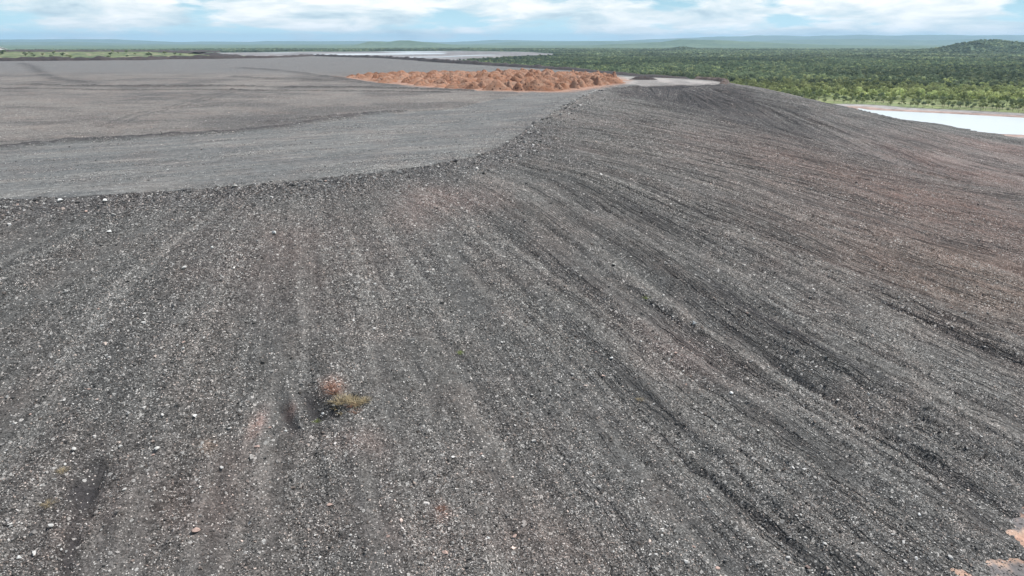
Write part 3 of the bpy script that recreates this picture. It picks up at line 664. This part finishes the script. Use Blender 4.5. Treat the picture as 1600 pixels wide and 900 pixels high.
def mound_mesh(name, seed, mat, R=6.2, H=2.7):
    rng = np.random.default_rng(seed); nr, na = 11, 30; V = [(0, 0, H)]; F3 = []
    ox, oy = rng.normal(size=2)*50; e = rng.random()*.35; pa = rng.random()*3.14
    for i in range(1, nr+1):
        t = i/nr
        for j in range(na):
            a = j/na*2*math.pi; rad = R*t*(1+.22*(float(fbm(math.cos(a)*1.3+ox, math.sin(a)*1.3+oy, seed, 2))-.5)*2)*(1+e*math.cos(2*(a-pa)))
            x, y = rad*math.cos(a), rad*math.sin(a)
            zz = H*(.5+.5*math.cos(math.pi*t**1.15))*.96
            zz += (float(fbm(x*.45+ox, y*.45+oy, seed+9, 4, .65))-.5)*2.4*(1-t*.6)-.25*t
            V.append((x, y, zz))
    for j in range(na): F3.append((0, 1+j, 1+(j+1) % na, 1+(j+1) % na))
    me = bpy.data.meshes.new(name); F = [(0, 1+j, 1+(j+1) % na) for j in range(na)]
    for i in range(nr-1):
        for j in range(na): a = 1+i*na; F.append((a+j, a+na+j, a+na+(j+1) % na, a+(j+1) % na))
    me.from_pydata(V, [], F); me.materials.append(mat)
    for p_ in me.polygons: p_.use_smooth = True
    me.update(); return me
mm = [mound_mesh('soil_mound', 40+i, M_red, 5.4+.5*(i % 4), 2.3+.25*(i % 3)) for i in range(8)]
gx0, gx1 = min(p[0] for p in RED), max(p[0] for p in RED); gy0, gy1 = min(p[1] for p in RED), max(p[1] for p in RED)
cands = []
yy = gy0; row = 0
while yy < gy1:
    xx = gx0+(row % 2)*4
    while xx < gx1:
        x = xx+rng.normal()*2.2; y = yy+rng.normal()*2.2
        X1 = np.array([x]); Y1 = np.array([y])
        if inside(X1, Y1, RED)[0] and polydist(X1, Y1, RED+RED[:1])[0] > 3.5: cands.append((x, y))
        xx += 8.2
    yy += 7.4; row += 1
front = {}
for x, y in cands:
    o = bpy.data.objects.new('soil_mound', random.choice(mm)); COL.objects.link(o)
    o.location = (x, y, TOP-.1); o.rotation_euler = (0, 0, random.uniform(0, 6.28)); s = random.choice((.6, .75, .9, 1.05, 1.25, 1.5))
    tall = .85 if x < -85 else 1.1 if x < -20 else 1.4
    o.scale = (s, s, tall*random.uniform(.65, 1.25))
    tag(o, 'orange-red tipped soil mound among the others in the long stockpile on the dump top', 'soil mound', 'orange-red soil mounds of the stockpile')
    front[(x, y)] = o
if cands:
    l = min(cands); front[l]['label'] = 'leftmost orange-red soil mound, at the thin western tip of the stockpile'; del front[l]['group']
    r_ = max(cands); front[r_]['label'] = 'rightmost orange-red soil mound, ending the stockpile beside the dark gravel heap'; del front[r_]['group']
# dark flat topped heap right of the stockpile
hx0, hy0 = pix(985, 125); 
dm = mound_mesh('gravel_heap', 77, M_dark, 9, 2.6)
for v in dm.vertices: v.co.z = min(v.co.z, 1.9+.1*math.sin(v.co.x*3)); v.co.x *= 1.2
o = bpy.data.objects.new('gravel_heap', dm); COL.objects.link(o); o.location = (80, 462, TOP-.1); tag(o, 'blackish flat-topped gravel heap at the right end of the orange soil stockpile', 'gravel heap')

# ------------------------------------------------------------------ bunds along the far edges of the top
def bund(pts, w, h, mat, label, z0=TOP-.3, step=2.5, seed=1, hs=None, cat='bund'):
    P_ = np.array(pts, float); segl = np.hypot(*np.diff(P_, axis=0).T); s = np.concatenate([[0], np.cumsum(segl)])
    t = np.arange(0, s[-1], step); x = np.interp(t, s, P_[:, 0]); y = np.interp(t, s, P_[:, 1])
    dx = np.gradient(x); dy = np.gradient(y); l = np.hypot(dx, dy); nx, ny = -dy/l, dx/l
    prof = [(-1, 0), (-.62, .45), (-.3, .85), (0, 1), (.3, .82), (.62, .42), (1, 0)]
    hh = np.ones(len(t))*h if hs is None else np.interp(t/s[-1], np.linspace(0, 1, len(hs)), hs)
    V = np.zeros((len(t), 7, 3))
    for k, (u, v) in enumerate(prof):
        n1 = .7+.6*fbm(t/6, t*0+k*.7, seed, 3)
        V[:, k, 0] = x+nx*u*w*n1; V[:, k, 1] = y+ny*u*w*n1; V[:, k, 2] = z0+v*hh*(.55+.9*fbm(t/9, t*0+k*.3, seed+5, 3))-(.6 if v == 0 else 0)
    V[0, :, 2] = z0-.5; V[-1, :, 2] = z0-.5
    i = np.arange(len(t)*7).reshape(-1, 7); F = np.stack([i[:-1, :-1], i[:-1, 1:], i[1:, 1:], i[1:, :-1]], -1).reshape(-1, 4)
    o = mesh_np('earth_bund', V.reshape(-1, 3), F[:, ::-1], mat); return tag(o, label, cat)
bund([(112, 484), (88, 508), (51.6, 616), (0, 712), (-70.3, 841), (-178.6, 1069), (-316, 1236)], 5.5, 3.4, M_dark, 'long dark rock bund along the right-hand far edge of the dump top before the forest', hs=[1.3, 1.8, 3.0, 3.6, 3.6, 3.6, 3.2, 3.2])
bund([pix(*q) for q in [(-150, 96.5), (0, 96), (80, 95.5), (160, 95), (225, 94), (262, 93), (330, 92.3), (420, 90.8), (492, 87.2)]], 8, 3.4, M_dark, 'long dark bund across the far left end of the dump top below the grassy terrace', hs=[4.6, 4.4, 4.6, 4.6, 5.2, 4.2, 2.8, 2.8, 3.4])
bund([pix(*q) for q in [(222, 89), (236, 86.6), (290, 86.8), (340, 88), (372, 89)]], 16, 5.5, M_dark, 'dark spoil ridge rising behind the far left bund', hs=[1, 6.5, 7.5, 5.5, 3], seed=4)
bund([(117, 421), (124, 440), (123, 460), (114, 480)], 2.6, 1.8, mound_mat('rubble', (.10, .085, .08), (.20, .165, .15)), 'short brown rubble bund at the right end of the pale platform', seed=9)

# ------------------------------------------------------------------ far left terrace with scrub, and the shed
def terrace():
    n1, n2 = 90, 26; V = []; 
    for j in range(n2):
        for i in range(n1):
            x = -1150+i*(1150-395)/(n1-1); t = j/(n2-1); y = 950+t*260
            y0 = 950+ (x+620)*.28
            edge = min(1, (i)/4, (n1-1-i)/22)
            z = TOP-1.5+ edge*(8.6*min(1, t*1.05)**.8)+ (float(fbm(x/22, y/22, 400, 3))-.5)*2.0*edge
            if j == n2-1: z = TOP-8
            V.append((x, y0+t*260, z))
    F = [(a*n1+b, a*n1+b+1, (a+1)*n1+b+1, (a+1)*n1+b) for a in range(n2-1) for b in range(n1-1)]
    m = bpy.data.materials.new('scrub_grass'); m.use_nodes = True; nt = m.node_tree; b = nt.nodes['Principled BSDF']
    pos = N(nt, 'ShaderNodeNewGeometry').outputs['Position']
    c = ramp(nt, noise(nt, vmul(nt, pos, (1, .6, 1)), .06, 7, .8), [(.41, (.035, .055, .03)), (.46, (.085, .12, .05)), (.53, (.125, .155, .07)), (.60, (.27, .235, .165))])
    L(nt, c, b.inputs['Base Color']); b.inputs['Roughness'].default_value = 1
    o = mesh_np('terrace', V, F, m); tag(o, kind='structure')
    return V
TV = np.array(terrace())
def tz(x, y): 
    d2 = (TV[:, 0]-x)**2+(TV[:, 1]-y)**2; return float(TV[np.argmin(d2), 2])
bund([(-1140, 1070), (-900, 1140), (-700, 1200), (-560, 1235), (-470, 1240)], 10, 4, M_dark, 'thin dark bund on the skyline behind the grassy terrace', z0=TOP+6.8, hs=[4, 4, 3.6, 2.6, 1.5], seed=14)

def shed():
    r = bpy.data.objects.new('shed', None); COL.objects.link(r); r.location = (-857, 1190, TOP+7); tag(r, 'long low white-roofed shed at the far left on the skyline', 'shed')
    l, w, h = 130, 30, 4.2
    mw = plain('white_cladding', (.62, .62, .62), .5, .4, .2, .08); mr = plain('white_roofing', (.78, .79, .80), .4, .5, .2, .05)
    V = [(-l/2, -w/2, 0), (l/2, -w/2, 0), (l/2, w/2, 0), (-l/2, w/2, 0), (-l/2, -w/2, h), (l/2, -w/2, h), (l/2, w/2, h), (-l/2, w/2, h), (-l/2, 0, h+3), (l/2, 0, h+3)]
    me = bpy.data.meshes.new('wall'); me.from_pydata(V, [], [(0, 1, 5, 4), (1, 2, 6, 9, 5), (2, 3, 7, 6), (3, 0, 4, 8, 7)]); me.materials.append(mw)
    o = bpy.data.objects.new('wall', me); COL.objects.link(o); o.parent = r
    a = l/2+1; b = w/2+1.2; e = h-.1
    V = [(-a, -b, e), (a, -b, e), (a, 0, h+3.3), (-a, 0, h+3.3), (-a, b, e), (a, b, e)]; V += [(x, y, z-.3) for x, y, z in V]
    me = bpy.data.meshes.new('roof'); me.from_pydata(V, [], [(0, 1, 2, 3), (3, 2, 5, 4), (6, 9, 8, 7), (9, 10, 11, 8), (0, 6, 7, 1), (4, 5, 11, 10), (0, 3, 9, 6), (3, 4, 10, 9), (1, 7, 8, 2), (2, 8, 11, 5)]); me.materials.append(mr)
    o = bpy.data.objects.new('roof', me); COL.objects.link(o); o.parent = r
    md = plain('dark_door', (.08, .09, .1), .5, .4)
    for k in range(4):
        me = bpy.data.meshes.new('door'); x = -l/2+18+k*30; V = [(x-3, -w/2-.12, .1), (x+3, -w/2-.12, .1), (x+3, -w/2-.12, 3.6), (x-3, -w/2-.12, 3.6)]; V += [(p, q-.15, s) for p, q, s in V]
        me.from_pydata(V, [], [(4, 5, 6, 7), (0, 3, 2, 1), (0, 1, 5, 4), (1, 2, 6, 5), (2, 3, 7, 6), (3, 0, 4, 7)]); me.materials.append(md)
        o = bpy.data.objects.new('door', me); COL.objects.link(o); o.parent = r
shed()

# ------------------------------------------------------------------ trees
def leaf_mat(name, c1, c2):
    m = bpy.data.materials.new(name); m.use_nodes = True; nt = m.node_tree; b = nt.nodes['Principled BSDF']
    tone = N(nt, 'ShaderNodeAttribute', attribute_name='tone').outputs['Color']
    pos = N(nt, 'ShaderNodeNewGeometry').outputs['Position']
    c = mixc(nt, ramp(nt, noise(nt, pos, .05, 3, .6), [(.38, (0,)*3), (.62, (1,)*3)]), c1, c2)
    c = mixc(nt, 1., c, tone, 'MULTIPLY'); L(nt, c, b.inputs['Base Color'])
    b.inputs['Roughness'].default_value = .7; b.inputs['Specular IOR Level'].default_value = .2
    tr = N(nt, 'ShaderNodeBsdfTranslucent'); L(nt, c, tr.inputs[0]); mx = N(nt, 'ShaderNodeMixShader', i_0=.4); L(nt, b.outputs[0], mx.inputs[1]); L(nt, tr.outputs[0], mx.inputs[2]); L(nt, mx.outputs[0], nt.nodes['Material Output'].inputs['Surface'])
    return m
M_leafY = leaf_mat('yellow_green_leaves', (.25, .28, .135), (.19, .235, .115)); M_leafD = leaf_mat('dark_green_leaves', (.15, .195, .12), (.19, .23, .14))
M_bark = plain('pale_bark', (.24, .20, .16), .9, .2, 1.5, .3)
def crown_geo(rng, n, leaf, H=7.5, R=2.9, lobes=6):
    c = []
    for k in range(lobes):
        a = rng.random()*6.28; q = R*.62*rng.random()**.5; c.append((q*math.cos(a), q*math.sin(a), H*(.52+.34*rng.random()), R*(.34+.3*rng.random())))
    V = []; T = []
    for i in range(n):
        k = rng.integers(0, lobes); cx, cy, cz, r = c[k]
        d = rng.normal(size=3); d /= np.linalg.norm(d); rad = r*(.45+.6*rng.random()**.5)
        p = np.array([cx, cy, cz])+d*rad*np.array([1, 1, .72])
        u = rng.normal(size=3); u -= u.dot(d)*d*.6; u /= np.linalg.norm(u); v = np.cross(u, d+rng.normal(size=3)*.4); v /= np.linalg.norm(v)+1e-6
        s = leaf*(.6+.8*rng.random())
        V += [p-u*s-v*s*.6, p+u*s-v*s*.6, p+u*s*.8+v*s*.7, p-u*s*.7+v*s*.6]; g = .7+.6*rng.random(); T += [[g, g, g*.95]]*4
    return np.array(V), np.array(T)
def trunk_geo(rng, H=7.5, R=2.9):
    V = []; F = []
    def limb(a, b, r0, r1, n=5):
        a = np.array(a, float); b = np.array(b, float); s = len(V)
        mid = (a+b)/2+rng.normal(size=3)*.12*np.linalg.norm(b-a)*.5
        for p, r in ((a, r0), (mid, (r0+r1)/2), (b, r1)):
            for k in range(n): V.append((p[0]+r*math.cos(k*6.283/n), p[1]+r*math.sin(k*6.283/n), p[2]))
        for q in range(2):
            for k in range(n): F.append((s+q*n+k, s+q*n+(k+1) % n, s+(q+1)*n+(k+1) % n, s+(q+1)*n+k))
    f = H*.38; limb((0, 0, -.4), (.1, 0, f), .20, .13)
    for k in range(4):
        a = k*1.6+rng.random(); limb((.1, 0, f-.1), (math.cos(a)*R*.6, math.sin(a)*R*.6, H*(.66+.15*rng.random())), .10, .03)
    return np.array(V), np.array(F)
crowns = {}; trunks = []
for v in range(5):
    rg = np.random.default_rng(600+v); H = 6.4+v*.6; R = 2.5+.25*(v % 3)
    cv, ct = crown_geo(rg, 230, .34, H, R, 5+v % 3); F = np.arange(len(cv)).reshape(-1, 4)
    for key, mat in (('y', M_leafY), ('d', M_leafD)):
        crowns[(key, v)] = mesh_np('crown', cv, F, mat, smooth=False, col=ct, link=False).data
    tv, tf = trunk_geo(rg, H, R); trunks.append(mesh_np('trunk', tv, tf, M_bark, link=False).data)
def blocked(x, y):
    X1 = np.asarray(x, float); Y1 = np.asarray(y, float)
    d, c, w = dump_field(X1, Y1)
    pd = polydist(X1, Y1, POND+POND[:1]); pin = inside(X1, Y1, POND)
    return (d < w+12) | pin | (pd < 40) | (inside(X1, Y1, FLAT)) | (np.abs(pd-78) < 6)
# nearest woodland: single trees
rg = np.random.default_rng(77); near = []
m = 60000
x = 180+rg.random(m)*620; y = 430+rg.random(m)*620
T = x/y; ok = (T < .70) & (T > .30) & ~blocked(x, y); x, y = x[ok], y[ok]
pd = polydist(x, y, POND+POND[:1]); dens = .45+.55*ss(pd, 60, 160); dens *= .35+.9*ss(fbm(x/30, y/30, 500, 2), .35, .6)
ok = rg.random(len(x)) < dens; x, y, pd = x[ok], y[ok], pd[ok]
o_ = np.argsort(np.hypot(x, y)); sel = []
pts = []
cell = {}
for i in o_:
    k = (int(x[i]//5.2), int(y[i]//5.2))
    if any((k[0]+a, k[1]+b) in cell and math.hypot(x[i]-cell[(k[0]+a, k[1]+b)][0], y[i]-cell[(k[0]+a, k[1]+b)][1]) < 5.0 for a in (-1, 0, 1) for b in (-1, 0, 1)): continue
    cell[k] = (x[i], y[i]); sel.append(i)
NT = 290
def tree_height(i): return .62+.5*ss(pd[i], 40, 160)
for q, i in enumerate(sel[:NT]):
    key = 'y' if rg.random() < .74 else 'd'; v = int(rg.integers(0, 5)); s = float((.55+.6*rg.random())*(.75+.35*ss(np.array(pd[i]), 30, 120)))
    r = bpy.data.objects.new('tree', None); COL.objects.link(r); r.location = (x[i], y[i], 0); r.scale = (s, s, s); r.rotation_euler = (0, 0, rg.random()*6.28)
    r.empty_display_size = 1
    big = s > .95
    lab = {('y', True): 'tall yellow-green savanna tree in the sunlit belt behind the pond', ('y', False): 'low yellow-green sapling-like tree in the sunlit belt behind the pond',
           ('d', True): 'tall dark green tree standing in the pale belt behind the pond', ('d', False): 'low dark green tree standing in the pale belt behind the pond'}[(key, big)]
    tag(r, lab, 'tree', ('tall ' if big else 'low ')+('yellow-green' if key == 'y' else 'dark green')+' trees behind the pond')
    a = bpy.data.objects.new('crown', crowns[(key, v)]); a.parent = r; COL.objects.link(a)
    b_ = bpy.data.objects.new('trunk', trunks[v]); b_.parent = r; COL.objects.link(b_)
# the wood beyond, uncountable: lighter crowns merged into one mesh
def woodland():
    rg = np.random.default_rng(99)
    protos = []
    for v in range(8):
        for (n_, lf) in ((110, .60), (30, 1.1), (10, 1.9)):
            protos.append(crown_geo(rg, n_, lf, 8.2, 3.5, 5))
    m = 230000; r = np.exp(rg.random(m)*math.log(5200/480)+math.log(480)); r = 480+(5200-480)*rg.random(m)**1.0
    a = np.radians(-33+rg.random(m)*70); x2 = r*np.sin(a); y2 = r*np.cos(a)
    ok = ~blocked(x2, y2); 
    pxx = 800+1190*x2/y2; ok &= (pxx > -60) & (pxx < 1680)
    ok &= ~((pxx < 720) & (r < 1900)) & ~((pxx < 330) & (r < 2600))
    x2, y2, r = x2[ok], y2[ok], r[ok]
    # real spacing: accept so that the density per area is about one per 45 m2 near, thinning outwards
    want = np.minimum(1/38., 1/38.*(1500/r)**.9)*(.5+.7*fbm(x2/60, y2/60, 501, 2))
    have = m/(4720*np.radians(70)*r); ok = rg.random(len(r)) < np.minimum(1, want/have); x2, y2, r = x2[ok], y2[ok], r[ok]
    nearset = {(int(x[i]//5), int(y[i]//5)) for i in sel[:NT]}
    rmax_near = max(math.hypot(x[i], y[i]) for i in sel[:NT])
    z2 = gz(x2, y2); print('woodland trees', len(r))
    px_ = polydist(x2, y2, POND+POND[:1]); zone = (1-ss(px_, 180, 420))*(x2 > 100)
    Vs = []; Cs = []
    stand = .72+.6*ss(fbm(x2/170, y2/170, 510, 3), .3, .7)
    pick = rg.integers(0, 8, len(r)); rot = rg.random(len(r))*6.283; sc = (.42+.85*rg.random(len(r))**1.4)
    for i in range(len(r)):
        if x2[i]/y2[i] > .29 and r[i] < rmax_near: continue
        pv, pt = protos[pick[i]*3+(2 if r[i] > 2400 else 1 if r[i] > 1250 else 0)]
        c_, s_ = math.cos(rot[i])*sc[i], math.sin(rot[i])*sc[i]
        V = np.empty_like(pv); V[:, 0] = pv[:, 0]*c_-pv[:, 1]*s_+x2[i]; V[:, 1] = pv[:, 0]*s_+pv[:, 1]*c_+y2[i]; V[:, 2] = pv[:, 2]*sc[i]+z2[i]
        if r[i] > 2200: V[:, :2] = (V[:, :2]-[x2[i], y2[i]])*1.5+[x2[i], y2[i]]
        g = (.7+.6*hsh(np.array(i), np.array(3), 9))*stand[i]; k = zone[i]
        if k > rg.random(): t = pt*np.array([1.9, 1.7, 1.3])*g
        else: t = pt*g*(np.array([1.0, 1, 1])*.9 if hsh(np.array(i), np.array(4), 9) < .8 else np.array([1.5, 1.35, 1.2]))
        Vs.append(V); Cs.append(t)
    V = np.concatenate(Vs); F = np.arange(len(V)).reshape(-1, 4)
    o = mesh_np('woodland', V, F, M_leafD, smooth=False, col=np.concatenate(Cs)); tag(o, 'dark green savanna woodland stretching away across the plain', 'woodland', kind='stuff'); print('faces', len(F))
woodland()
# bushes on the far left terrace and one dark tree at the frame edge
def bush(x, y, z, s, key, label, group=None, name='bush'):
    r = bpy.data.objects.new(name, None); COL.objects.link(r); r.location = (x, y, z-.6*s); r.scale = (s*1.25, s, s*.75); r.rotation_euler = (0, 0, random.uniform(0, 6)); r.empty_display_size = 1
    v = random.randrange(5); tag(r, label, 'bush' if name == 'bush' else 'tree', group)
    a = bpy.data.objects.new('crown', crowns[(key, v)]); a.parent = r; COL.objects.link(a)
    b_ = bpy.data.objects.new('trunk', trunks[v]); b_.parent = r; COL.objects.link(b_)
rt = random.Random(5)
for k in range(60):
    i = rt.randrange(30, 78); j = rt.randrange(3, 20); v = TV[j*90+i]; bush(v[0], v[1], v[2], rt.uniform(.6, 1.25), 'd' if rt.random() < .55 else 'y', 'small scrub bush on the grassy terrace at the far left', 'scrub bushes on the far left terrace')
q = pix(4, 88, TOP+2); bush(q[0], q[1], TOP+2, 1.6, 'd', 'round dark tree at the left edge of the photograph before the grassy terrace', name='tree')

# ------------------------------------------------------------------ dry shrub, grass tufts
def blades(name, x, y, n, h, spread, mat, label, cat, seed, droop=.5, wdt=.025):
    rg = np.random.default_rng(seed); V = []; F = []; T = []
    for i in range(n):
        a = rg.random()*6.28; r0 = spread*rg.random()**.7*.5; bx, by = r0*math.cos(a), r0*math.sin(a)
        lean = (.3+rg.random())*droop; hh = h*(.5+.6*rg.random()); g = .6+.7*rg.random(); s = len(V)
        b0 = a+rg.normal()*.5; px_, py_ = -math.sin(b0)*wdt, math.cos(b0)*wdt
        for t in (0, .4, .75, 1):
            ox = bx+math.cos(b0)*lean*h*t*t*1.3; oy = by+math.sin(b0)*lean*h*t*t*1.3; zz = hh*(t-.35*lean*t*t); w_ = (1-t*.85)
            V += [(ox-px_*w_, oy-py_*w_, zz), (ox+px_*w_, oy+py_*w_, zz)]; T += [[g]*3]*2
        for q in range(3): F.append((s+2*q, s+2*q+1, s+2*q+3, s+2*q+2))
    dark = mat
    o = mesh_np(name, V, F, mat, smooth=False, col=T); o.location = (x, y, float(zat(x, y))-.05); return tag(o, label, cat)
M_straw = leaf_mat('straw', (.50, .42, .27), (.40, .33, .22)); M_gr = leaf_mat('fresh_grass', (.20, .27, .07), (.28, .32, .12)); M_rb = leaf_mat('rusty_twigs', (.26, .13, .09), (.34, .2, .14))
def shrub():
    x, y = hit(535, 632); r = bpy.data.objects.new('shrub', None); COL.objects.link(r); r.location = (x, y, float(zat(x, y))); tag(r, 'straw-coloured dying shrub with rusty twigs beside a dark pit on the slope', 'shrub')
    bits = [(-.3, .1, 110, .95, 1.3, M_straw), (.6, .6, 90, 1.0, .9, M_straw), (1.5, .2, 80, .85, 1.1, M_straw), (2.3, .7, 50, .65, .8, M_straw), (-1.1, 1.0, 40, .8, .6, M_rb), (1.6, -.9, 30, .5, .8, M_rb), (.1, -.9, 35, .4, .9, M_straw), (-1.5, 1.9, 34, .7, .5, M_rb), (.9, -.3, 26, .6, .5, M_rb), (-.6, -.4, 24, .5, .5, M_straw)]
    for k, (dx, dy, n, h, sp, mt) in enumerate(bits):
        o = blades('foliage' if mt is M_straw else 'twigs', x+dx, y+dy, n, h, sp, mt, None, None, 700+k, .8, .045); o.location = (dx, dy, float(zat(x+dx, y+dy))-r.location.z-.05); o.parent = r
shrub()
for k, (px, py, mt, h, lab) in enumerate([(720, 553, M_gr, .45, 'lone bright green grass tuft on the central slope above the dry shrub'), (1010, 468, M_gr, .5, 'yellow-green grass tuft on the right-hand slope above the white square block'),
      (75, 790, M_straw, .6, 'bleached straggly tuft above the dark streak at lower left'), (100, 738, M_straw, .5, 'pale dry tuft among stones at the left, above the bleached straggly one'), (495, 660, M_gr, .35, 'small green tuft below the dark pit beside the dry shrub'),
      (690, 797, M_rb, .4, 'rusty dry tuft low on the central slope'), (1000, 625, M_straw, .35, 'faint straw tuft between rills at centre')]):
    x, y = hit(px, py); blades('grass_tuft', x, y, 60, h, .6, mt, lab, 'grass tuft', 800+k, .9, .022)
print('objects', len(bpy.data.objects))
